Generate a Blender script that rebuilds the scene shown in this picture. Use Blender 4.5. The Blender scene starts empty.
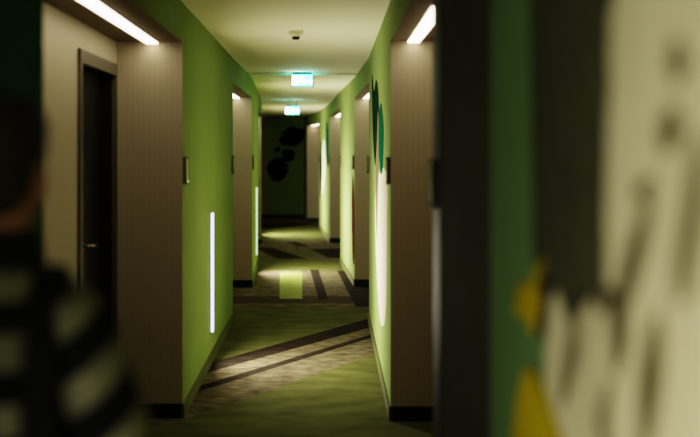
VT, LK, EX = 'Filmic', 'High Contrast', -0.1
import bpy, bmesh, math, random
from mathutils import Vector, Matrix, Euler
random.seed(7)
C = bpy.context.scene.collection
F, EYE, HOR = 972.0, 1.65, 154.0          # focal length in pixels, eye height, horizon row
H, SOF, DEP = 2.60, 2.35, 0.41            # ceiling, niche soffit, niche depth

# ------------------------------------------------------------------ helpers
def floor_pt(px, py):
    Y = F * EYE / (py - HOR)
    return ((px - 350) / F * Y, Y)

def new_mat(name):
    m = bpy.data.materials.new(name); m.use_nodes = True
    nt = m.node_tree
    return m, nt, nt.nodes['Principled BSDF']

def paint(name, col, rough=0.6, var=0.12, scale=3.0, bump=0.0, bscale=200.0, metal=0.0, spec=0.3, col2=None, stretch=(1, 1, 1)):
    m, nt, b = new_mat(name)
    tc = nt.nodes.new('ShaderNodeTexCoord')
    mp = nt.nodes.new('ShaderNodeMapping'); mp.inputs['Scale'].default_value = stretch
    nt.links.new(tc.outputs['Object'], mp.inputs[0])
    nz = nt.nodes.new('ShaderNodeTexNoise'); nz.inputs['Scale'].default_value = scale; nz.inputs['Detail'].default_value = 5
    nt.links.new(mp.outputs[0], nz.inputs['Vector'])
    rp = nt.nodes.new('ShaderNodeValToRGB')
    rp.color_ramp.elements[0].position = 0.3; rp.color_ramp.elements[1].position = 0.7
    c2 = col2 or tuple(min(1, c * (1 + var)) for c in col)
    c1 = tuple(c * (1 - var) for c in col) if not col2 else col
    rp.color_ramp.elements[0].color = (*c1, 1); rp.color_ramp.elements[1].color = (*c2, 1)
    nt.links.new(nz.outputs['Fac'], rp.inputs[0]); nt.links.new(rp.outputs[0], b.inputs['Base Color'])
    b.inputs['Roughness'].default_value = rough; b.inputs['Metallic'].default_value = metal
    b.inputs['Specular IOR Level'].default_value = spec
    if bump:
        n2 = nt.nodes.new('ShaderNodeTexNoise'); n2.inputs['Scale'].default_value = bscale
        nt.links.new(mp.outputs[0], n2.inputs['Vector'])
        bp = nt.nodes.new('ShaderNodeBump'); bp.inputs['Strength'].default_value = bump; bp.inputs['Distance'].default_value = 0.01
        nt.links.new(n2.outputs['Fac'], bp.inputs['Height']); nt.links.new(bp.outputs[0], b.inputs['Normal'])
    return m

def glow(name, col, strength):
    m = bpy.data.materials.new(name); m.use_nodes = True
    nt = m.node_tree; nt.nodes.clear()
    e = nt.nodes.new('ShaderNodeEmission'); o = nt.nodes.new('ShaderNodeOutputMaterial')
    e.inputs[0].default_value = (*col, 1); e.inputs[1].default_value = strength
    nt.links.new(e.outputs[0], o.inputs[0])
    return m

def ribbed(name, col, period=0.035):
    m, nt, b = new_mat(name)
    tc = nt.nodes.new('ShaderNodeTexCoord')
    sp = nt.nodes.new('ShaderNodeSeparateXYZ'); nt.links.new(tc.outputs['Object'], sp.inputs[0])
    ad = nt.nodes.new('ShaderNodeMath'); ad.operation = 'ADD'
    nt.links.new(sp.outputs[0], ad.inputs[0]); nt.links.new(sp.outputs[1], ad.inputs[1])
    ml = nt.nodes.new('ShaderNodeMath'); ml.operation = 'MULTIPLY'; ml.inputs[1].default_value = 2 * math.pi / period
    nt.links.new(ad.outputs[0], ml.inputs[0])
    sn = nt.nodes.new('ShaderNodeMath'); sn.operation = 'SINE'; nt.links.new(ml.outputs[0], sn.inputs[0])
    mr = nt.nodes.new('ShaderNodeMapRange'); mr.inputs[1].default_value = -1; mr.inputs[2].default_value = 1
    nt.links.new(sn.outputs[0], mr.inputs[0])
    mx = nt.nodes.new('ShaderNodeValToRGB')
    mx.color_ramp.elements[0].color = (*[c * 0.965 for c in col], 1); mx.color_ramp.elements[1].color = (*col, 1)
    nt.links.new(mr.outputs[0], mx.inputs[0]); nt.links.new(mx.outputs[0], b.inputs['Base Color'])
    b.inputs['Roughness'].default_value = 0.55; b.inputs['Specular IOR Level'].default_value = 0.2
    return m

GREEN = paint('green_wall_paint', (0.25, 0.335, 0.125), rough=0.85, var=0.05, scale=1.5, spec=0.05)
GREEN_R = paint('green_wall_near_right', (0.18, 0.30, 0.13), rough=0.85, var=0.05, scale=1.5, spec=0.05)  # darker, less red version of the wall green for the near right wall
GREEN_UNLIT = paint('unlit_green_wall', (0.05, 0.20, 0.085), rough=0.85, var=0.05, scale=1.5, spec=0.05)  # wall green with the dimness of the unlit near left wall mixed into it
C_MID = paint('carpet_brown', (0.05, 0.038, 0.026), rough=1.0, scale=6.0, col2=(0.11, 0.088, 0.058), bump=0.5, bscale=350, spec=0.05, stretch=(1.3, 3, 1))
BEIGE = ribbed('beige_ribbed_panel', (0.435, 0.38, 0.265))
BROWN = paint('brown_soffit', (0.17, 0.125, 0.065), rough=0.7, var=0.08)
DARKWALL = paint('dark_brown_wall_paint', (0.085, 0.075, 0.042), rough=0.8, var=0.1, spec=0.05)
CEIL = paint('ceiling_paint', (0.92, 0.87, 0.66), rough=0.8, var=0.02, scale=2)
SKIRT = paint('painted_skirting', (0.11, 0.12, 0.045), rough=0.6, var=0.1)
BLACK = paint('black_skirting', (0.006, 0.006, 0.005), rough=0.5, var=0.2)
DOORM = paint('dark_door_veneer', (0.009, 0.0075, 0.005), rough=0.5, var=0.25, scale=4, stretch=(8, 8, 0.6))
FRAMEM = paint('door_frame_lacquer', (0.11, 0.10, 0.065), rough=0.45, var=0.06)
REVEAL = paint('door_reveal_black', (0.008, 0.007, 0.006), rough=0.5, var=0.2)
STEEL = paint('brushed_steel', (0.30, 0.29, 0.26), rough=0.4, var=0.1, metal=1.0)
ENDWALL = paint('dark_end_wall_paint', (0.26, 0.32, 0.14), rough=0.7, var=0.12, scale=1.0)
C_GREEN = paint('carpet_green', (0.088, 0.098, 0.034), rough=1.0, scale=2.6, col2=(0.155, 0.16, 0.065), bump=0.5, bscale=350, spec=0.05, stretch=(1.3, 2.6, 1))
C_GREY = paint('carpet_grey_brown', (0.07, 0.056, 0.036), rough=1.0, scale=5.5, col2=(0.225, 0.19, 0.125), bump=0.5, bscale=350, spec=0.05, stretch=(1.3, 2.6, 1))
C_DARK = paint('carpet_dark', (0.022, 0.016, 0.012), rough=1.0, scale=4.0, col2=(0.045, 0.034, 0.026), bump=0.5, bscale=350, spec=0.05, stretch=(1.3, 2.6, 1))
C_LIME = paint('carpet_lime', (0.27, 0.32, 0.085), rough=1.0, scale=6.0, col2=(0.35, 0.40, 0.12), bump=0.5, bscale=350, spec=0.05)
LEDW = glow('led_bar_white', (1.0, 0.92, 0.74), 560.0)
LEDF = glow('led_bar_far', (1.0, 0.92, 0.74), 850.0)
LEDN = glow('led_bar_near', (1.0, 0.92, 0.76), 300.0)
LEDG = glow('led_bar_side', (0.80, 0.70, 1.0), 3.2)
LEDG2 = glow('led_bar_side_far', (0.6, 1.0, 0.55), 1.6)
LEDS = glow('led_soffit_white', (1.0, 0.86, 0.67), 9.0)
ALU = paint('anodised_profile', (0.5, 0.5, 0.55), rough=0.35, var=0.05, metal=0.8)
PLATEF = paint('plate_frame_dark', (0.015, 0.015, 0.012), rough=0.4, var=0.1)
PLATEB = paint('plate_body_olive', (0.17, 0.15, 0.075), rough=0.5, var=0.1)
PLATE = paint('plate_face_olive', (0.26, 0.24, 0.11), rough=0.3, var=0.1)

def link(name, me, parent=None):
    o = bpy.data.objects.new(name, me); C.objects.link(o)
    if parent: o.parent = parent
    return o

def obj(name, bm, mats, parent=None, smooth=False):
    bmesh.ops.recalc_face_normals(bm, faces=bm.faces[:])
    me = bpy.data.meshes.new(name); bm.to_mesh(me); bm.free()
    for m in (mats if isinstance(mats, (list, tuple)) else [mats]): me.materials.append(m)
    if smooth:
        for p in me.polygons: p.use_smooth = True
    return link(name, me, parent)

def empty(name, loc, rz=0):
    o = bpy.data.objects.new(name, None); C.objects.link(o)
    o.location = loc; o.rotation_euler = (0, 0, rz); o.empty_display_size = 0.1
    return o

def tag(o, label=None, cat=None, group=None, kind=None):
    if label: o['label'] = label
    if cat: o['category'] = cat
    if group: o['group'] = group
    if kind: o['kind'] = kind
    return o

def struct(o):
    o['kind'] = 'structure'; return o

def prism(bm, plan, z0, z1, side_mi=None, top_mi=0, bot_mi=0):
    """plan: list of (x, y); side_mi[i] is the material of the face between plan[i] and plan[i+1]"""
    n = len(plan)
    lo = [bm.verts.new((x, y, z0)) for x, y in plan]; hi = [bm.verts.new((x, y, z1)) for x, y in plan]
    f = bm.faces.new(lo[::-1]); f.material_index = bot_mi
    f = bm.faces.new(hi); f.material_index = top_mi
    for i in range(n):
        j = (i + 1) % n
        f = bm.faces.new((lo[i], lo[j], hi[j], hi[i])); f.material_index = side_mi[i] if side_mi else 0

def box(bm, c, s, mi=0, bevel=0.0, rot=None):
    r = bmesh.ops.create_cube(bm, size=1.0)
    vs = r['verts']
    M = Matrix.Translation(c) @ (rot.to_4x4() if rot else Matrix.Identity(4)) @ Matrix.Diagonal((*s, 1))
    bmesh.ops.transform(bm, matrix=M, verts=vs)
    fs = set(f for v in vs for f in v.link_faces)
    for f in fs: f.material_index = mi
    if bevel:
        es = list(set(e for v in vs for e in v.link_edges))
        bmesh.ops.bevel(bm, geom=es, offset=bevel, segments=2, affect='EDGES', profile=0.5)

def cone(bm, p, q, r1, r2, seg=20, mi=0):
    p, q = Vector(p), Vector(q); d = q - p
    r = bmesh.ops.create_cone(bm, cap_ends=True, segments=seg, radius1=r1, radius2=r2, depth=d.length)
    M = Matrix.Translation((p + q) / 2) @ d.to_track_quat('Z', 'Y').to_matrix().to_4x4()
    bmesh.ops.transform(bm, matrix=M, verts=r['verts'])

def ball(bm, c, s, seg=20, rot=None):
    r = bmesh.ops.create_uvsphere(bm, u_segments=seg, v_segments=max(8, seg * 2 // 3), radius=1.0)
    M = Matrix.Translation(c) @ (rot.to_4x4() if rot else Matrix.Identity(4)) @ Matrix.Diagonal((*s, 1))
    bmesh.ops.transform(bm, matrix=M, verts=r['verts'])

def capsule(bm, p, q, r1, r2, seg=16):
    cone(bm, p, q, r1, r2, seg); ball(bm, p, (r1,) * 3, seg); ball(bm, q, (r2,) * 3, seg)

# ------------------------------------------------------------------ plan of the bending corridor
def on(a, b, Y):
    t = (Y - a[1]) / (b[1] - a[1]); return (a[0] + (b[0] - a[0]) * t, Y)
L = {}
L['1f'] = (-1.047, 6.075); L['2n'] = (-1.158, 9.603); L['2f'] = (-1.213, 12.03)
L['3n'] = (-1.401, 14.85); L['3f'] = (-1.626, 17.82); L['4'] = (-2.13, 22.3)
L['0'] = (-1.047 + 0.0309 * 9.075, -3.0); L['1n'] = on(L['0'], L['1f'], 3.02)
R = {}
R['1f'] = (0.251, 6.007); R['2n'] = (0.187, 9.546); R['2f'] = (0.056, 12.086); R['3n'] = (-0.147, 14.71)
R['3f'] = (-0.371, 18.02); R['4n'] = (-0.691, 21.67); R['4f'] = (-1.05, 23.72); R['5'] = (-1.19, 25.1)
R['0'] = (0.251 + 0.0206 * 9.007, -3.0); R['1n'] = on(R['0'], R['1f'], 3.50)
END_Y = 25.06

# floor with its woven bands
bm = bmesh.new()
prism(bm, [(-7, -3.2), (2, -3.2), (2, 25.6), (-7, 25.6)], -0.1, 0.0)
lay = [0.0]
def band(px_pts, mi):
    lay[0] += 0.0004
    vs = [bm.verts.new((*floor_pt(*p), 0.0008 + lay[0])) for p in px_pts]
    f = bm.faces.new(vs); f.material_index = mi
    if f.normal.z < 0: f.normal_flip()
def ext(p, q, t0=-0.25, t1=0.25):    # lengthen an edge on the ground so bands run under the walls
    a, b = Vector(floor_pt(*p)), Vector(floor_pt(*q)); d = b - a
    return a + d * t0, b + d * t1
def band2(top, bot, mi):
    lay[0] += 0.0004
    a, b = ext(*top); c, d = ext(*bot)
    vs = [bm.verts.new((v.x, v.y, 0.0008 + lay[0])) for v in (c, d, b, a)]
    f = bm.faces.new(vs); f.material_index = mi
    f.normal_update()
    if f.normal.z < 0: f.normal_flip()
band2(((218.6, 360.7), (367.7, 319)), ((186.4, 418.6), (374, 355)), 1)
band2(((218.6, 360.7), (367.7, 319)), ((214, 371), (368.6, 328)), 2)
band2(((206.5, 384), (369.4, 335)), ((205, 390), (369.4, 338.5)), 2)
# cross band with lime block and dark strips
band2(((250, 270.5), (360, 270.5)), ((235, 307.5), (368, 307.5)), 1)
band2(((235, 296.5), (368, 296.5)), ((235, 303.5), (368, 303.5)), 4)
band([(279.5, 299), (302.3, 299), (302, 272), (280, 272)], 3)
band([(319, 300), (328, 300), (318.5, 270), (310, 270)], 2)
band([(356, 307), (372, 307), (372, 289), (347, 271), (337, 271)], 2)
# grey field behind with dark slanting patches
band2(((255, 240.5), (345, 240.5)), ((255, 259.5), (345, 259.5)), 1)
band([(276.6, 259.3), (307.7, 259.3), (271, 247.6), (254, 247.6)], 2)
band([(296, 246.6), (310, 246.6), (297, 242), (285.7, 242)], 2)
band([(300, 252), (328, 257.8), (345, 259), (345, 249), (309.5, 249)], 0)
band([(328, 257.8), (346, 259), (346, 249), (309.5, 249.2)], 2)
band([(262, 257), (280, 260), (300, 260), (318, 256), (300, 251), (290, 251)], 0)
band([(277, 259), (306, 259), (272, 248), (254, 247)], 2)
band2(((255, 217.5), (312, 217.5)), ((255, 223), (322, 223)), 1)
band([(250, 229.5), (275, 228.5), (300, 226), (318, 223.5), (290, 222.8), (250, 223.5)], 2)
for f in bm.faces:
    pass
floor = struct(obj('floor', bm, [C_GREEN, C_GREY, C_DARK, C_LIME, C_MID]))

# ceiling
bm = bmesh.new(); prism(bm, [(-7, -3.2), (2, -3.2), (2, 25.6), (-7, 25.6)], H, H + 0.1)
struct(obj('ceiling', bm, CEIL))

def shift(p, s, d=DEP): return (p[0] + s * d, p[1])
def wall_block(name, a, b, s, faces=(0, 1, 2, 1), mats=None, z1=H):
    """solid between corridor face a-b and niche depth; faces: front, far return, rear, near return"""
    bm = bmesh.new(); prism(bm, [a, b, shift(b, s, DEP + 0.3), shift(a, s, DEP + 0.3)], 0, z1, list(faces))
    return struct(obj(name, bm, mats or [GREEN, BEIGE, BLACK]))
def skirting(name, a, b, s, mat, h=0.09, t=0.012, inset=0.0):
    bm = bmesh.new()
    d = (Vector(b) - Vector(a)).normalized(); n = Vector((-d.y, d.x)) * s
    a2, b2 = Vector(a) + d * inset, Vector(b) - d * inset
    prism(bm, [tuple(a2), tuple(b2), tuple(b2 + n * t), tuple(a2 + n * t)], 0, h)
    bmesh.ops.bevel(bm, geom=[e for e in bm.edges if all(v.co.z > h - 1e-4 for v in e.verts)], offset=0.004, segments=2, affect='EDGES')
    return struct(obj(name, bm, mat))

def niche(side, near, far, s, door=None):
    # back wall, with an opening if there is a door
    nb, fb = shift(near, s), shift(far, s); t = 0.28
    bm = bmesh.new()
    def piece(y0, y1, z0, z1):
        p, q = on(nb, fb, y0), on(nb, fb, y1)
        prism(bm, [p, q, shift(q, s, t), shift(p, s, t)], z0, z1)
    if door:
        y0, y1, zt = door
        piece(near[1], y0, 0, H); piece(y1, far[1], 0, H); piece(y0, y1, zt, H)
    else: piece(near[1], far[1], 0, H)
    struct(obj('wall_%s' % side, bm, BEIGE))
    # soffit block: underside brown, corridor face green
    bm = bmesh.new(); prism(bm, [near, far, fb, nb], SOF, H, [0, 0, 0, 0], 0, 1)
    struct(obj('wall_%s' % side, bm, [GREEN, BROWN]))
    # black skirting on the far return and along the back
    sg = 1 if s > 0 else -1
    bm = bmesh.new(); e = 0.012
    prism(bm, [(far[0] + sg * 0.001, far[1] - e), far if False else (far[0] + sg * 0.001, far[1]), fb, (fb[0], fb[1] - e)], 0, 0.09)
    if door:
        spans = ((near[1], door[0] - 0.02), (door[1] + 0.005, far[1] - e))
    else: spans = ((near[1], far[1] - e),)
    for ya, yb in spans:
        p, q = on(nb, fb, ya), on(nb, fb, yb)
        prism(bm, [p, q, shift(q, -s, e), shift(p, -s, e)], 0, 0.09)
    struct(obj('baseboard_%s' % side, bm, BLACK))

DOOR1 = (5.07 + 0.02, 6.01 - 0.0, 2.205)
wall_block('wall_left', L['0'], L['1n'], -1, mats=[GREEN_UNLIT, BEIGE, BLACK]); wall_block('wall_left', L['1f'], L['2n'], -1)
wall_block('wall_left', L['2f'], L['3n'], -1); wall_block('wall_left', L['3f'], L['4'], -1)
niche('left', L['1n'], L['1f'], -1, DOOR1); niche('left', L['2n'], L['2f'], -1); niche('left', L['3n'], L['3f'], -1)
# near right wall: dark painted strip beside the niche, then green
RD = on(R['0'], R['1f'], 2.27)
wall_block('wall_right', R['0'], RD, 1, mats=[GREEN_R, BEIGE, BLACK]); wall_block('wall_right', RD, R['1n'], 1, mats=[DARKWALL, BEIGE, BLACK])
for a, b in (('1f', '2n'), ('2f', '3n'), ('3f', '4n'), ('4f', '5')): wall_block('wall_right', R[a], R[b], 1)
for a, b in (('1n', '1f'), ('2n', '2f'), ('3n', '3f'), ('4n', '4f')): niche('right', R[a], R[b], 1)
for a, b in (('0', '1n'), ('1f', '2n'), ('2f', '3n'), ('3f', '4')): skirting('baseboard_left', L[a], L[b], -1, SKIRT)
for a, b in (('0', '1n'), ('1f', '2n'), ('2f', '3n'), ('3f', '4n')): skirting('baseboard_right', R[a], R[b], 1, SKIRT)
# black strip along the niche end of the dark wall strip
bm = bmesh.new(); a = on(R['0'], R['1f'], 3.28); b = R['1n']
prism(bm, [shift(a, -1, 0.004), shift(b, -1, 0.004), shift(b, 1, 0.01), shift(a, 1, 0.01)], 0.0, H)
struct(obj('trim_1', bm, BLACK))
# walls at the two ends
bm = bmesh.new(); prism(bm, [(-7, END_Y), (-0.3, END_Y), (-0.3, END_Y + 0.3), (-7, END_Y + 0.3)], 0, H)
struct(obj('wall_end', bm, ENDWALL))
bm = bmesh.new(); prism(bm, [(-5.2, 22.3), (-5, 22.3), (-5, END_Y), (-5.2, END_Y)], 0, H); struct(obj('wall_lobby', bm, ENDWALL))
bm = bmesh.new(); prism(bm, [(-5.2, 22.1), (-2.4, 22.1), (-2.4, 22.3), (-5.2, 22.3)], 0, H); struct(obj('wall_lobby', bm, ENDWALL))
bm = bmesh.new(); prism(bm, [(-1.6, -3.2), (1.2, -3.2), (1.2, -3.0), (-1.6, -3.0)], 0, H); struct(obj('wall_back', bm, GREEN))
skirting('baseboard_end', (-5, END_Y), (-1.2, END_Y), -1, BLACK)
# ceiling joint strip beside the first exit sign
bm = bmesh.new(); prism(bm, [(-1.19, 11.42), (0.09, 11.42), (0.09, 11.50), (-1.19, 11.50)], H - 0.018, H)
struct(obj('trim_2', bm, CEIL))

# ------------------------------------------------------------------ door in the first left niche
y0, y1, zt = DOOR1
nb, fb = shift(L['1n'], -1), shift(L['1f'], -1)
pa, pb = Vector((*on(nb, fb, y0), 0)), Vector((*on(nb, fb, y1), 0))
ang = math.atan2((pb - pa).y, (pb - pa).x)      # local x runs along the wall, local y goes into the wall
W = (pb - pa).length
door = empty('door_1', pa, ang); tag(door, 'dark door with pale frame set into the beige left niche', 'door'); struct(door)
RC = 0.06
bm = bmesh.new()
fw = 0.075
for x0 in (0.0, W - 0.028):
    w = 0.05 if x0 == 0 else 0.028
    box(bm, (x0 + w / 2, -0.002, zt / 2), (w, 0.03, zt), 0, 0.003)
box(bm, (W / 2, -0.002, zt - fw / 2), (W, 0.032, fw), 0, 0.003)
obj('door_frame', bm, FRAMEM, door)
bm = bmesh.new()
box(bm, (W - 0.018, 0.013 + RC / 2, (zt - fw) / 2), (0.036, RC, zt - fw)); box(bm, (0.02, 0.013 + RC / 2, (zt - fw) / 2), (0.04, RC, zt - fw))
box(bm, (W / 2, 0.013 + RC / 2, zt - fw / 2), (W, RC, fw - 0.004))
obj('door_lining', bm, REVEAL, door)
bm = bmesh.new(); box(bm, (W / 2, RC + 0.035, (zt - fw) / 2 + 0.004), (W - 0.06, 0.045, zt - fw - 0.01), 0, 0.003)
leaf = obj('door_leaf', bm, DOORM, door)
bm = bmesh.new()
hx, hz, hy = 0.38, 1.13, RC + 0.0125
cone(bm, (hx, hy, hz), (hx, hy - 0.012, hz), 0.026, 0.026, 24)
cone(bm, (hx, hy - 0.01, hz), (hx, hy - 0.055, hz), 0.010, 0.010)
capsule(bm, (hx, hy - 0.055, hz), (hx + 0.12, hy - 0.055, hz - 0.004), 0.010, 0.009)
obj('door_handle', bm, STEEL, leaf, True)
bm = bmesh.new(); cone(bm, (hx, hy, hz - 0.16), (hx, hy - 0.01, hz - 0.16), 0.024, 0.022, 24)
obj('lock_escutcheon', bm, PLATEF, leaf)

# ------------------------------------------------------------------ upright light bars on the green left walls
def light_bar(a, b, Y, label, face=LEDW, side=LEDG, z0=0.26, z1=1.19):
    p = on(a, b, Y); d = (Vector(b) - Vector(a)); an = math.atan2(d.y, d.x)
    t = empty('light_bar', (p[0], p[1], z0), an)
    tag(t, label, 'wall light', 'upright light bars on the left wall')
    hh = z1 - z0                                # local -y faces the corridor
    bm = bmesh.new(); box(bm, (0, -0.005, hh / 2), (0.056, 0.010, hh + 0.012), 0, 0.002); obj('mounting_profile', bm, ALU, t)
    bm = bmesh.new(); box(bm, (0, -0.0165, hh / 2), (0.044, 0.015, hh), 0, 0.004)
    for x in (-0.0205, 0.0205): box(bm, (x, -0.0255, hh / 2), (0.003, 0.006, hh))
    obj('diffuser', bm, side, t)
    bm = bmesh.new(); bm.faces.new([bm.verts.new((x, -0.0243, z)) for x, z in ((-0.018, 0.005), (0.018, 0.005), (0.018, hh - 0.005), (-0.018, hh - 0.005))]); obj('light_face', bm, face, t)
    for z in (-0.004, hh + 0.004):
        bm = bmesh.new(); box(bm, (0, -0.0125, z), (0.05, 0.025, 0.008), 0, 0.002); obj('end_cap', bm, ALU, t)
    return t
light_bar(L['0'], L['1n'], 0.2, 'upright white light bar on the near left wall beside the person', LEDN)
light_bar(L['1f'], L['2n'], 7.6, 'large bright upright light bar on the green wall between the first and second left niches')
light_bar(L['2f'], L['3n'], 13.4, 'upright light bar seen edge on beyond the second left niche', LEDF, LEDG2)
light_bar(L['3f'], L['4'], 19.8, 'upright light bar on the left wall beyond the third left niche', LEDF, LEDG2)

# ------------------------------------------------------------------ soffit strips in the niches
def soffit_strip(near, far, s, off, label, start=0.4, end=0.015, w=0.072):
    a, b = shift(near, s, off), shift(far, s, off)
    p = on(a, b, near[1] + start); q = on(a, b, far[1] - end)
    d = Vector(q) - Vector(p); ln = d.length; an = math.atan2(d.y, d.x)
    t = empty('soffit_light', (p[0], p[1], SOF), an); tag(t, label, 'ceiling light', 'light strips in the niche soffits')
    bm = bmesh.new(); box(bm, (ln / 2, 0, -0.004), (ln, w + 0.012, 0.008), 0, 0.002); obj('housing', bm, ALU, t)
    bm = bmesh.new(); box(bm, (ln / 2, 0, -0.011), (ln - 0.01, w, 0.010), 0, 0.003); obj('diffuser', bm, LEDS, t)
soffit_strip(L['1n'], L['1f'], -1, 0.185, 'long white light strip in the soffit above the dark door')
soffit_strip(L['2n'], L['2f'], -1, 0.185, 'light strip in the soffit of the second left niche')
soffit_strip(L['3n'], L['3f'], -1, 0.185, 'light strip in the soffit of the third left niche')
soffit_strip(R['1n'], R['1f'], 1, 0.14, 'bright light strip in the soffit of the nearest right niche', start=1.05)
soffit_strip(R['2n'], R['2f'], 1, 0.14, 'light strip in the soffit of the second right niche')
soffit_strip(R['3n'], R['3f'], 1, 0.14, 'light strip in the soffit of the third right niche')
soffit_strip(R['4n'], R['4f'], 1, 0.14, 'light strip in the soffit of the farthest right niche')

# ------------------------------------------------------------------ room plates at the niche corners
INDIC = glow('plate_indicator', (0.9, 0.9, 0.5), 1.2)
def plate(a, b, Y, s, label, lamp=False):
    p = on(a, b, Y); d = Vector(b) - Vector(a); an = math.atan2(d.y, d.x)
    t = empty('room_plate', (p[0], p[1], 1.463), an); tag(t, label, 'wall plate', 'dark room plates at the niche corners')
    k = s                                       # local k*y points into the corridor for s=-1 side
    bm = bmesh.new(); box(bm, (0, k * 0.008, 0.083), (0.135, 0.016, 0.166), 0, 0.004); obj('plate_body', bm, PLATEB, t)
    bm = bmesh.new()
    for cx, cz, sx, sz in ((-0.0675, 0.083, 0.007, 0.172), (0.0675, 0.083, 0.007, 0.172), (0, -0.001, 0.135, 0.008), (0, 0.167, 0.135, 0.008)):
        box(bm, (cx, k * 0.0185, cz), (sx, 0.005, sz), 0, 0.001)
    obj('plate_frame', bm, PLATEF, t)
    bm = bmesh.new(); box(bm, (0, k * 0.0175, 0.088), (0.115, 0.004, 0.135), 0, 0.001); obj('plate_face', bm, PLATE, t)
    if lamp:
        bm = bmesh.new(); box(bm, (0.05, k * 0.018, 0.012), (0.025, 0.004, 0.014), 0, 0.001); tag(obj('indicator_lamp', bm, INDIC, t), 'small pale lit indicator')
e = 0.09
plate(L['1f'], L['2n'], L['1f'][1] + e, -1, 'dark plate with a small light at the corner right of the large left niche', True)
plate(L['1f'], L['2n'], L['2n'][1] - e, -1, 'dark plate on the left wall just before the second left niche')
plate(L['2f'], L['3n'], L['2f'][1] + e, -1, 'dark plate at the far corner of the second left niche')
plate(L['3f'], L['4'], L['3f'][1] + e, -1, 'tiny dark plate at the far corner of the third left niche')
plate(R['0'], R['1n'], R['1n'][1] - 0.07, 1, 'blurred black plate at the near corner of the nearest right niche')
plate(R['1f'], R['2n'], R['1f'][1] + e, 1, 'olive faced plate at the far corner of the nearest right niche')
plate(R['1f'], R['2n'], R['2n'][1] - e, 1, 'dark plate just before the second right niche')
plate(R['2f'], R['3n'], R['2f'][1] + e, 1, 'dark plate at the far corner of the second right niche')
plate(R['2f'], R['3n'], R['3n'][1] - e, 1, 'dark plate just before the third right niche')
plate(R['3f'], R['4n'], R['3f'][1] + e, 1, 'tiny dark plate at the far corner of the third right niche')
plate(R['3f'], R['4n'], R['4n'][1] - e, 1, 'tiny dark plate just before the farthest right niche')

# ------------------------------------------------------------------ exit signs
SGREEN = glow('sign_green', (0.05, 0.75, 0.60), 18.0)
SWHITE = glow('sign_white', (0.75, 1.0, 0.95), 20.0)
SCASE = paint('sign_casing_teal', (0.02, 0.16, 0.17), rough=0.4)
def flat(bm, pts, y, t=0.002):
    lo = [bm.verts.new((x, y, z)) for x, z in pts]; hi = [bm.verts.new((x, y - t, z)) for x, z in pts]
    bm.faces.new(lo); bm.faces.new(hi[::-1]); n = len(pts)
    for i in range(n): bm.faces.new((lo[i], lo[(i + 1) % n], hi[(i + 1) % n], hi[i]))
def exit_sign(x, y, ztop, label, w=0.258, h=0.145):
    t = empty('exit_sign', (x, y, ztop), 0); tag(t, label, 'exit sign', 'lit emergency exit signs')
    hang = H - ztop
    bm = bmesh.new(); box(bm, (-0.004, 0, 0.011), (w * 0.86, 0.05, 0.022), 0, 0.003)
    if hang > 0.04:
        for sx in (-0.08, 0.08): cone(bm, (sx, 0, 0), (sx, 0, hang), 0.004, 0.004, 8)
    obj('mounting_rail', bm, SCASE, t)
    bm = bmesh.new()                            # slim casing around the lit panel
    for cx, cz, sx, sz in ((0, -0.003, w, 0.006), (0, -h + 0.004, w, 0.008), (-w / 2 + 0.005, -h / 2, 0.012, h), (w / 2 - 0.005, -h / 2, 0.012, h)):
        box(bm, (cx, 0, cz), (sx, 0.03, sz))
    obj('casing', bm, SCASE, t)
    bm = bmesh.new(); box(bm, (0, 0, -h / 2), (w - 0.014, 0.022, h - 0.012)); obj('lit_panel', bm, SGREEN, t)
    yy = -0.0115
    bm = bmesh.new()                            # white doorway, running figure and arrow
    flat(bm, [(-0.118, -0.02), (-0.062, -0.02), (-0.062, -0.128), (-0.118, -0.128)], yy)
    def limb(a, b, r1, r2):
        a, b = Vector(a), Vector(b); n = Vector((-(b - a).y, (b - a).x)).normalized()
        flat(bm, [tuple(a + n * r1), tuple(b + n * r2), tuple(b - n * r2), tuple(a - n * r1)], yy)
    hc = (0.0, -0.03); flat(bm, [(hc[0] + 0.013 * math.cos(k * math.pi / 6), hc[1] + 0.013 * math.sin(k * math.pi / 6)) for k in range(12)], yy)
    limb((-0.006, -0.045), (-0.018, -0.085), 0.014, 0.012)
    limb((-0.018, -0.082), (-0.052, -0.088), 0.009, 0.008); limb((-0.05, -0.088), (-0.056, -0.122), 0.008, 0.007)
    limb((-0.016, -0.082), (0.016, -0.098), 0.009, 0.008); limb((0.016, -0.096), (0.018, -0.128), 0.008, 0.007)
    limb((-0.004, -0.05), (0.026, -0.066), 0.007, 0.006); limb((-0.008, -0.05), (-0.044, -0.058), 0.007, 0.006)
    limb((0.038, -0.085), (0.085, -0.085), 0.014, 0.014)
    flat(bm, [(0.082, -0.047), (0.119, -0.085), (0.082, -0.123)], yy)
    obj('pictogram', bm, SWHITE, t)
exit_sign((302.4 - 350) / F * 11.3, 11.3, 2.578, 'lit green exit sign nearest the camera, under the ceiling joint')
exit_sign((292.3 - 350) / F * 17.2, 17.2, 2.492, 'smaller and farther lit exit sign in front of the dark end wall')

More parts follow.
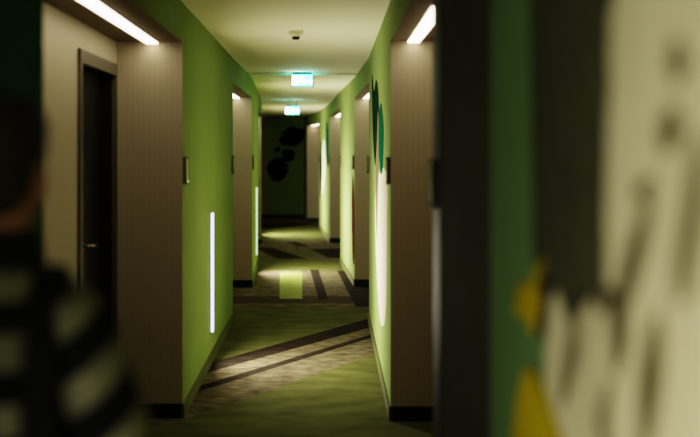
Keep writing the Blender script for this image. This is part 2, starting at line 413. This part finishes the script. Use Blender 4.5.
# ------------------------------------------------------------------ smoke detector on the ceiling
WHITEP = paint('detector_plastic', (0.88, 0.84, 0.66), rough=0.5, var=0.03)
DARKP = paint('detector_dark_sensor', (0.03, 0.025, 0.012), rough=0.5)
t = empty('smoke_detector', ((295.8 - 350) / F * 7.5, 7.5, H)); tag(t, 'round smoke detector on the ceiling above the first exit sign', 'smoke detector')
bm = bmesh.new(); cone(bm, (0, 0, -0.03), (0, 0, 0), 0.057, 0.061, 40); obj('base', bm, WHITEP, t)
bm = bmesh.new(); cone(bm, (0, 0, -0.046), (0, 0, -0.03), 0.036, 0.042, 32); obj('collar', bm, WHITEP, t)
bm = bmesh.new(); cone(bm, (0, 0, -0.066), (0, 0, -0.046), 0.027, 0.03, 32); obj('sensor_head', bm, DARKP, t)

# ------------------------------------------------------------------ painted murals on the right wall
CREAM = paint('mural_cream', (0.70, 0.65, 0.42), rough=0.95, spec=0.02, var=0.06, scale=4)
CREAML = paint('mural_pale_cream', (0.80, 0.74, 0.55), rough=0.95, spec=0.02, var=0.06, scale=4)
OLIVE = paint('mural_dark_olive', (0.085, 0.086, 0.052), rough=0.95, spec=0.02, var=0.15, scale=6)
INKY = paint('mural_brown_ink', (0.10, 0.085, 0.045), rough=0.95, spec=0.02, var=0.2, scale=8)
TEAL = paint('mural_teal_leaf', (0.002, 0.095, 0.05), rough=0.95, spec=0.02, var=0.1, scale=6)
FOREST = paint('mural_forest_leaf', (0.006, 0.026, 0.015), rough=0.95, spec=0.02, var=0.2, scale=6)
TAUPE = paint('mural_taupe_stalk', (0.19, 0.15, 0.09), rough=0.95, spec=0.02, var=0.2, scale=6)
YELLOW = paint('mural_yellow', (0.55, 0.43, 0.01), rough=0.95, spec=0.02, var=0.1, scale=6)
RUST = paint('mural_rust', (0.05, 0.012, 0.005), rough=0.95, spec=0.02, var=0.15, scale=6)
def wall_uv(a, b, px, py):
    """distance along the wall a-b and height of the point seen at a photo pixel"""
    u = (px - 350) / F; k = (b[0] - a[0]) / (b[1] - a[1])
    Y = (a[0] - k * a[1]) / (u - k)
    return (Y - a[1]) * math.sqrt(1 + k * k), EYE - (py - HOR) / F * Y
def smooth_loop(pts, n=4):
    out = []; m = len(pts)
    for i in range(m):
        p0, p1, p2, p3 = (Vector(pts[(i + j - 1) % m]) for j in range(4))
        for k in range(n):
            t = k / n
            out.append(tuple(0.5 * ((2 * p1) + (p2 - p0) * t + (2 * p0 - 5 * p1 + 4 * p2 - p3) * t * t + (3 * p1 - p0 - 3 * p2 + p3) * t ** 3)))
    return out
class Mural:
    def __init__(s, a, b, label, name='wall_mural'):
        s.a, s.b = a, b; d = Vector(b) - Vector(a)
        s.t = empty(name, (a[0], a[1], 0), math.atan2(d.y, d.x)); tag(s.t, label, 'mural'); s.k = 0
    def shape(s, name, pts, mat, px=True, smooth=True):
        q = [wall_uv(s.a, s.b, *p) for p in pts] if px else pts
        if smooth: q = smooth_loop(q)
        s.k += 1; bm = bmesh.new(); y0, y1 = 0.0, 0.0008 + 0.0007 * s.k
        lo = [bm.verts.new((x, y0, z)) for x, z in q]; hi = [bm.verts.new((x, y1, z)) for x, z in q]
        bm.faces.new(lo); bm.faces.new(hi[::-1]); n = len(q)
        for i in range(n): bm.faces.new((lo[i], lo[(i + 1) % n], hi[(i + 1) % n], hi[i]))
        bmesh.ops.triangulate(bm, faces=[f for f in bm.faces if len(f.verts) > 4])
        return obj(name, bm, mat, s.t)
# near, blurred mural at the right edge of the view
m = Mural(R['0'], R['1n'], 'large blurred cream, olive and yellow mural on the near right wall')
m.shape('cream_figure', [(612, -80), (604, 60), (606, 160), (602, 270), (570, 285), (552, 300), (545, 380), (548, 470), (640, 520), (800, 600), (900, 300), (900, -150), (720, -140)], CREAM)
m.shape('olive_frond', [(534, -40), (533, 120), (534, 250), (537, 330), (545, 335), (550, 290), (562, 285), (572, 330), (580, 295), (592, 288), (600, 312), (606, 305), (608, 240), (604, 170), (612, 80), (606, 40), (618, -30), (585, -70)], OLIVE)
def stroke(name, pts, w, mat=INKY):
    left, right = [], []
    for i, p in enumerate(pts):
        p = Vector(p); d = (Vector(pts[min(i + 1, len(pts) - 1)]) - Vector(pts[max(i - 1, 0)])).normalized(); n = Vector((-d.y, d.x))
        ww = w * (0.35 if i in (0, len(pts) - 1) else 1)
        left.append(tuple(p + n * ww)); right.append(tuple(p - n * ww))
    m.shape(name, left + right[::-1], mat)
stroke('brush_mark', [(678, 40), (680, 62), (679, 82)], 9); stroke('brush_mark', [(676, 108), (672, 132), (668, 152)], 11)
stroke('brush_mark', [(652, 205), (640, 245), (628, 290), (620, 335)], 8); stroke('brush_mark', [(612, 290), (622, 330), (618, 372)], 8)
stroke('brush_mark', [(660, 320), (654, 380), (648, 450)], 10); stroke('brush_mark', [(578, 320), (574, 360), (566, 400)], 5)
stroke('brush_mark', [(650, 205), (646, 190), (655, 178)], 6); stroke('brush_mark', [(612, 385), (606, 420), (610, 450)], 4)
stroke('brush_mark', [(705, 140), (700, 200), (690, 260), (686, 300)], 7)
m.shape('yellow_star', [(533 + (x - 533) * 0.8, 297 + (y - 297) * 0.95) for x, y in [(550, 258), (543, 285), (546, 300), (540, 318), (535, 335), (528, 318), (514, 315), (524, 300), (519, 282), (532, 288), (541, 270)]], YELLOW, smooth=False)
m.shape('yellow_petal', [(534, 368), (546, 390), (558, 425), (570, 470), (560, 520), (515, 500), (518, 430), (524, 385)], YELLOW)

m = Mural(R['1f'], R['2n'], 'mural of dark and teal leaves over a pale figure beside the nearest right niche')
m.shape('pale_figure', [(381.5, 168), (386, 172), (387.5, 190), (387.2, 240), (386.6, 290), (385.4, 316), (383.5, 326), (380.5, 322), (378.5, 300), (376.8, 270), (375.6, 240), (375.2, 215), (376, 190), (378.5, 176)], CREAML)
m.shape('taupe_stalk', [(374.8, 95), (377.6, 82), (379.2, 105), (379, 150), (378, 200), (376.8, 240), (376.2, 200), (375.6, 140)], TAUPE)
m.shape('dark_leaf', [(372.2, 74), (374, 92), (376.5, 80), (378.6, 95), (379.6, 120), (378.2, 110), (377, 140), (375.5, 165), (374, 150), (372.8, 120)], FOREST)
m.shape('teal_leaf', [(380.6, 104), (382.5, 112), (383.6, 130), (383.4, 155), (382.6, 172), (380.6, 172), (379.4, 155), (379.2, 130)], TEAL)
m = Mural(R['2f'], R['3n'], 'narrow rust coloured painting beside the second right niche')
m.shape('rust_stem', [(352.6, 176), (354.3, 196), (354.35, 256), (353.0, 263), (352.0, 240), (351.8, 200)], RUST)
m = Mural(R['3f'], R['4n'], 'painted teal leaf and dark strokes beside the third right niche')
m.shape('pale_figure', [(322, 150), (324.5, 140), (326, 165), (324, 185), (321.5, 195)], CREAML)
m.shape('teal_leaf', [(326.3, 122), (328.2, 130), (328.8, 145), (328.3, 162), (327, 166), (325.8, 150)], TEAL)
m.shape('dark_stroke', [(320.8, 140), (321.8, 150), (322.3, 170), (321.6, 192), (320.4, 195), (320.0, 160)], FOREST)

# monstera leaves on the dark end wall
MONS = paint('mural_black_leaf', (0.007, 0.010, 0.005), rough=0.95, spec=0.02, var=0.2)
t = empty('leaf_mural', (0, END_Y, 0)); tag(t, 'dark mural of big split monstera leaves on the far end wall', 'mural')
def monstera(cx, cy, ln, wd, rot, k):
    s = END_Y / F; pts = []
    n = 5
    def prof(v): return wd * (math.sin(math.pi * (v ** 0.75)) ** 0.8)
    for sd in (1, -1):
        side = []
        for i in range(n):
            v0, v1, v2 = (i + 0.05) / n, (i + 0.45) / n, (i + 0.8) / n
            side += [(sd * prof(v0 * .96 + .02), v0), (sd * prof(v1 * .96 + .02), v1 + 0.05), (sd * prof(v2 * .96 + .02) * 0.12, v2)]
        pts += side if sd == 1 else side[::-1]
    q = []
    for x, v in pts:
        y = (v - 0.5) * ln
        xr, yr = x * math.cos(rot) - y * math.sin(rot), x * math.sin(rot) + y * math.cos(rot)
        q.append(((cx + xr - 350) * s, EYE - (cy + yr - HOR) * s))
    bm = bmesh.new(); th = 0.002 + 0.001 * k
    flat(bm, q, 0.0, th)
    bmesh.ops.triangulate(bm, faces=[f for f in bm.faces if len(f.verts) > 4])
    obj('painted_leaf', bm, MONS, t)
monstera(277.5, 170, 25, 11, 0.15, 0); monstera(291, 137, 26, 10, 1.15, 1); monstera(288, 155, 14, 7, 2.4, 2); monstera(277.5, 149.5, 6, 2.6, 0.8, 3); monstera(301, 134, 14, 6, 2.0, 4)

# ------------------------------------------------------------------ person at the left
SKIN = paint('skin', (0.34, 0.15, 0.09), rough=0.5, var=0.1, scale=8)
HAIR = paint('dark_brown_hair', (0.022, 0.014, 0.008), rough=0.55, var=0.4, scale=30, stretch=(6, 6, 1))
TROUS = paint('dark_trousers', (0.012, 0.013, 0.018), rough=0.9, var=0.2, scale=20)
SHOE = paint('black_shoe', (0.01, 0.01, 0.01), rough=0.5)
COLLAR = paint('black_collar', (0.006, 0.006, 0.007), rough=0.9)
def checks(name, px, pz, ox=0.0, oz=0.0, lo=0.0, skew=0.0):
    m, nt, b = new_mat(name)
    tc = nt.nodes.new('ShaderNodeTexCoord'); sp = nt.nodes.new('ShaderNodeSeparateXYZ')
    mp = nt.nodes.new('ShaderNodeMapping'); mp.inputs['Rotation'].default_value = (0, skew, 0)
    nt.links.new(tc.outputs['Object'], mp.inputs[0]); nt.links.new(mp.outputs[0], sp.inputs[0])
    outs = []
    for ax, per, off in ((0, px, ox), (2, pz, oz)):
        a = nt.nodes.new('ShaderNodeMath'); a.operation = 'MULTIPLY_ADD'; a.inputs[1].default_value = 2 * math.pi / per; a.inputs[2].default_value = off
        nt.links.new(sp.outputs[ax], a.inputs[0])
        c = nt.nodes.new('ShaderNodeMath'); c.operation = 'COSINE'; nt.links.new(a.outputs[0], c.inputs[0])
        r = nt.nodes.new('ShaderNodeMapRange'); r.interpolation_type = 'SMOOTHSTEP'; r.inputs[1].default_value = lo; r.inputs[2].default_value = lo + 0.3
        nt.links.new(c.outputs[0], r.inputs[0]); outs.append(r.outputs[0])
    mu = nt.nodes.new('ShaderNodeMath'); mu.operation = 'MULTIPLY'; nt.links.new(outs[0], mu.inputs[0]); nt.links.new(outs[1], mu.inputs[1])
    nz = nt.nodes.new('ShaderNodeTexNoise'); nz.inputs['Scale'].default_value = 45
    nt.links.new(tc.outputs['Object'], nz.inputs['Vector'])
    m2 = nt.nodes.new('ShaderNodeMath'); m2.operation = 'MULTIPLY'; nt.links.new(mu.outputs[0], m2.inputs[0]); 
    mr = nt.nodes.new('ShaderNodeMapRange'); mr.inputs[1].default_value = 0.3; mr.inputs[2].default_value = 0.7; mr.inputs[3].default_value = 0.6
    nt.links.new(nz.outputs['Fac'], mr.inputs[0]); nt.links.new(mr.outputs[0], m2.inputs[1])
    mx = nt.nodes.new('ShaderNodeMix'); mx.data_type = 'RGBA'
    mx.inputs['A'].default_value = (0.010, 0.012, 0.013, 1); mx.inputs['B'].default_value = (0.24, 0.215, 0.155, 1)
    nt.links.new(m2.outputs[0], mx.inputs['Factor']); nt.links.new(mx.outputs['Result'], b.inputs['Base Color'])
    b.inputs['Roughness'].default_value = 0.95; b.inputs['Specular IOR Level'].default_value = 0.1
    return m
CHK_T = checks('jacket_checks', 0.17, 0.105, ox=-1.35, oz=1.26, lo=-0.15)
CHK_S = checks('sleeve_checks', 10.0, 0.096, oz=-1.7, lo=-0.05, skew=-0.5)

def fuse(name, bm, mat, parent, voxel=0.008, smooth=6):
    me = bpy.data.meshes.new(name); bm.to_mesh(me); bm.free()
    tmp = bpy.data.objects.new('tmp', me); C.objects.link(tmp)
    r = tmp.modifiers.new('r', 'REMESH'); r.mode = 'VOXEL'; r.voxel_size = voxel; r.use_smooth_shade = True
    s = tmp.modifiers.new('s', 'SMOOTH'); s.iterations = smooth; s.factor = 0.5
    dg = bpy.context.evaluated_depsgraph_get(); dg.update()
    out = bpy.data.meshes.new_from_object(tmp.evaluated_get(dg)); out.name = name
    bpy.data.objects.remove(tmp); bpy.data.meshes.remove(me)
    out.materials.clear(); out.materials.append(mat)
    for p in out.polygons: p.use_smooth = True
    return link(name, out, parent)

per = empty('person', (-0.585, 1.6, 0), 0)
tag(per, 'person in a dark checked jacket seen from behind at the left edge', 'person')
# local frame: x right, y the way the person faces (down the corridor), z up
def arm_pts(s): return Vector((s * 0.136, -0.035, 1.375)), Vector((s * 0.215 + (0.035 if s > 0 else 0), -0.085, 1.13)), Vector((s * 0.215, 0.09, 0.89))
bm = bmesh.new()
ball(bm, (0, 0.01, 1.652), (0.074, 0.094, 0.086), 28); ball(bm, (0, 0.045, 1.585), (0.060, 0.062, 0.075), 24)   # cranium, face
ball(bm, (0, 0.073, 1.535), (0.034, 0.030, 0.028)); cone(bm, (0, 0.095, 1.615), (0, 0.118, 1.582), 0.008, 0.014)   # chin, nose
ball(bm, (0, 0.112, 1.581), (0.015, 0.012, 0.010)); ball(bm, (0, 0.098, 1.553), (0.024, 0.010, 0.005)); ball(bm, (0, 0.097, 1.543), (0.021, 0.010, 0.006))
for s in (-1, 1):
    ball(bm, (s * 0.03, 0.088, 1.635), (0.024, 0.014, 0.008)); ball(bm, (s * 0.038, 0.082, 1.585), (0.02, 0.02, 0.02))
    ball(bm, (s * 0.077, -0.004, 1.600), (0.009, 0.019, 0.031), 16, Euler((0.15, 0, s * 0.25)).to_matrix())                # ears
cone(bm, (0, -0.015, 1.42), (0, 0.0, 1.60), 0.062, 0.056, 24)
capsule(bm, (-0.11, -0.01, 1.378), (0.11, -0.01, 1.378), 0.045, 0.045); ball(bm, (0, 0, 1.26), (0.142, 0.095, 0.16)); ball(bm, (0, 0.0, 1.08), (0.13, 0.09, 0.16)); ball(bm, (0, -0.01, 0.92), (0.15, 0.10, 0.12))
for s in (-1, 1):
    a, b, c = arm_pts(s)
    capsule(bm, a, b, 0.044, 0.037); capsule(bm, b, c, 0.037, 0.026)
    d = (c - b).normalized(); side = Vector((s, 0, 0)); fwd = side.cross(d).normalized() * s
    if fwd.y < 0: fwd = -fwd
    palm = c + d * 0.05
    capsule(bm, c + d * 0.01, c + d * 0.085, 0.022, 0.022); capsule(bm, c + d * 0.03 + fwd * 0.018, c + d * 0.088 + fwd * 0.024, 0.015, 0.014); capsule(bm, c + d * 0.03 - fwd * 0.014, c + d * 0.082 - fwd * 0.024, 0.015, 0.013)
    inn = Vector((-s, 0, 0))
    for k, (off, ln) in enumerate(((0.030, 0.068), (0.010, 0.076), (-0.010, 0.071), (-0.029, 0.055))):
        p0 = c + d * 0.085 + fwd * off; p1 = p0 + d * ln * 0.5 + inn * 0.006 + fwd * off * 0.12; p2 = p1 + d * ln * 0.34 + inn * 0.018; 
        capsule(bm, p0, p1, 0.0085, 0.008, 10); capsule(bm, p1, p2, 0.008, 0.007, 10)
    t0 = c + d * 0.03 + fwd * 0.026; t1 = t0 + d * 0.035 + fwd * 0.026 + inn * 0.01; t2 = t1 + d * 0.03 + fwd * 0.006 + inn * 0.008
    capsule(bm, t0, t1, 0.011, 0.009, 10); capsule(bm, t1, t2, 0.009, 0.008, 10)
    hip, knee, ank = Vector((s * 0.09, 0, 0.90)), Vector((s * 0.10, 0.02 * s, 0.49)), Vector((s * 0.10, 0.03 * s - 0.03, 0.09))
    capsule(bm, hip, knee, 0.082, 0.055); capsule(bm, knee, ank, 0.052, 0.036); capsule(bm, ank + Vector((0, -0.02, -0.045)), ank + Vector((0, 0.13, -0.055)), 0.034, 0.028)
body = fuse('body', bm, SKIN, per, 0.005, 3)
# eyes
EYEW = paint('eye_white', (0.7, 0.68, 0.62), rough=0.2, var=0.02); IRIS = paint('iris_brown', (0.05, 0.025, 0.01), rough=0.2)
for s in (-1, 1):
    bm = bmesh.new(); ball(bm, (s * 0.03, 0.089, 1.618), (0.012, 0.010, 0.008), 16); ey = obj('eye', bm, EYEW, per, True)
    bm = bmesh.new(); ball(bm, (s * 0.03, 0.0975, 1.618), (0.0055, 0.003, 0.0055), 12); obj('iris', bm, IRIS, ey, True)
# short hair
bm = bmesh.new()
ball(bm, (0, -0.008, 1.672), (0.086, 0.100, 0.080), 28); ball(bm, (0, -0.045, 1.61), (0.072, 0.058, 0.070), 24)
for k in range(60):
    a = random.uniform(0, 2 * math.pi); v = random.uniform(0.15, 1.0)
    ball(bm, (0.074 * math.cos(a) * math.sqrt(1 - v * v * 0.8), -0.008 + 0.088 * math.sin(a) * math.sqrt(1 - v * v * 0.8), 1.675 + 0.07 * v), (0.018, 0.018, 0.014), 10)
fuse('hair', bm, HAIR, per, 0.006, 3)
# jacket torso, collar and sleeves
bm = bmesh.new()
capsule(bm, (-0.115, -0.012, 1.375), (0.115, -0.012, 1.375), 0.066, 0.066, 24); cone(bm, (0, -0.012, 1.39), (0, -0.012, 1.50), 0.125, 0.062, 28)
ball(bm, (0, -0.005, 1.27), (0.163, 0.122, 0.17), 28); ball(bm, (0, -0.005, 1.10), (0.158, 0.122, 0.20), 28)
cone(bm, (0, -0.005, 0.86), (0, -0.005, 1.15), 0.16, 0.16, 32)
jk = fuse('jacket', bm, CHK_T, per, 0.009, 5)
bm = bmesh.new(); cone(bm, (0, -0.01, 1.455), (0, -0.006, 1.525), 0.086, 0.070, 32); fuse('collar', bm, COLLAR, jk, 0.006, 3)
for s in (-1, 1):
    a, b, c = arm_pts(s)
    rot = (b - a).to_track_quat('-Z', 'Y'); M = Matrix.Translation(a) @ rot.to_matrix().to_4x4(); Mi = M.inverted()
    la, lb, lc = Mi @ a, Mi @ b, Mi @ (c + (b - c) * 0.05)
    bm = bmesh.new(); capsule(bm, la, lb, 0.064, 0.056, 22); capsule(bm, lb, lc, 0.058, 0.044, 22)
    o = fuse('sleeve', bm, CHK_S, jk, 0.008, 4); o.matrix_local = M
bm = bmesh.new()                                # black strap over the right shoulder, down the back
pts = [Vector(p) for p in ((0.085, 0.10, 1.33), (0.092, 0.05, 1.435), (0.096, -0.01, 1.458), (0.104, -0.075, 1.415), (0.114, -0.112, 1.34), (0.118, -0.122, 1.24), (0.114, -0.122, 1.08), (0.10, -0.122, 0.95))]
vv = []
for i, p in enumerate(pts):
    d = (pts[min(i + 1, len(pts) - 1)] - pts[max(i - 1, 0)]).normalized(); w = Vector((1, 0, 0)) * 0.021; n = d.cross(Vector((1, 0, 0))).normalized() * 0.012
    vv.append([bm.verts.new(p + q) for q in (w + n, -w + n, -w - n, w - n)])
for i in range(len(vv) - 1):
    for k in range(4): bm.faces.new((vv[i][k], vv[i][(k + 1) % 4], vv[i + 1][(k + 1) % 4], vv[i + 1][k]))
bm.faces.new(vv[0]); bm.faces.new(vv[-1][::-1])
tag(obj('shoulder_strap', bm, COLLAR, per), 'black strap over the shoulder')
bm = bmesh.new()
ball(bm, (0, -0.01, 0.92), (0.172, 0.118, 0.12), 24)
for s in (-1, 1):
    hip, knee, ank = Vector((s * 0.09, 0, 0.90)), Vector((s * 0.10, 0.02 * s, 0.49)), Vector((s * 0.10, 0.03 * s - 0.03, 0.10))
    capsule(bm, hip, knee, 0.094, 0.068); cone(bm, knee, ank, 0.068, 0.056)
    ball(bm, knee, (0.068,) * 3)
fuse('trousers', bm, TROUS, per, 0.009, 4)
for s in (-1, 1):
    ax, ay = s * 0.10, 0.03 * s - 0.03
    bm = bmesh.new(); capsule(bm, (ax, ay - 0.03, 0.05), (ax, ay + 0.15, 0.04), 0.045, 0.039); capsule(bm, (ax, ay - 0.015, 0.06), (ax, ay - 0.01, 0.11), 0.046, 0.042)
    box(bm, (ax, ay + 0.06, 0.012), (0.088, 0.26, 0.024), 0, 0.01)
    fuse('shoe', bm, SHOE, per, 0.006, 3)

# ------------------------------------------------------------------ world, camera
w = bpy.data.worlds.new('World'); bpy.context.scene.world = w; w.use_nodes = True
w.node_tree.nodes['Background'].inputs[0].default_value = (0.02, 0.025, 0.015, 1); w.node_tree.nodes['Background'].inputs[1].default_value = 0.2
cd = bpy.data.cameras.new('camera'); cam = bpy.data.objects.new('camera', cd); C.objects.link(cam)
cd.sensor_width = 36; cd.lens = 36 * F / 700; cd.shift_y = -(218.5 - HOR) / 700
cam.location = (0, 0, EYE); cam.rotation_euler = (math.pi / 2, 0, 0)
cd.clip_start = 0.05
cd.dof.use_dof = True; cd.dof.focus_distance = 8.8; cd.dof.aperture_fstop = cd.lens / 1000 / 0.042
bpy.context.scene.camera = cam
vs = bpy.context.scene.view_settings
vs.view_transform = VT; vs.look = LK; vs.exposure = EX
bpy.context.scene.cycles.max_bounces = 8; bpy.context.scene.cycles.diffuse_bounces = 5
bpy.context.scene.cycles.sample_clamp_indirect = 6
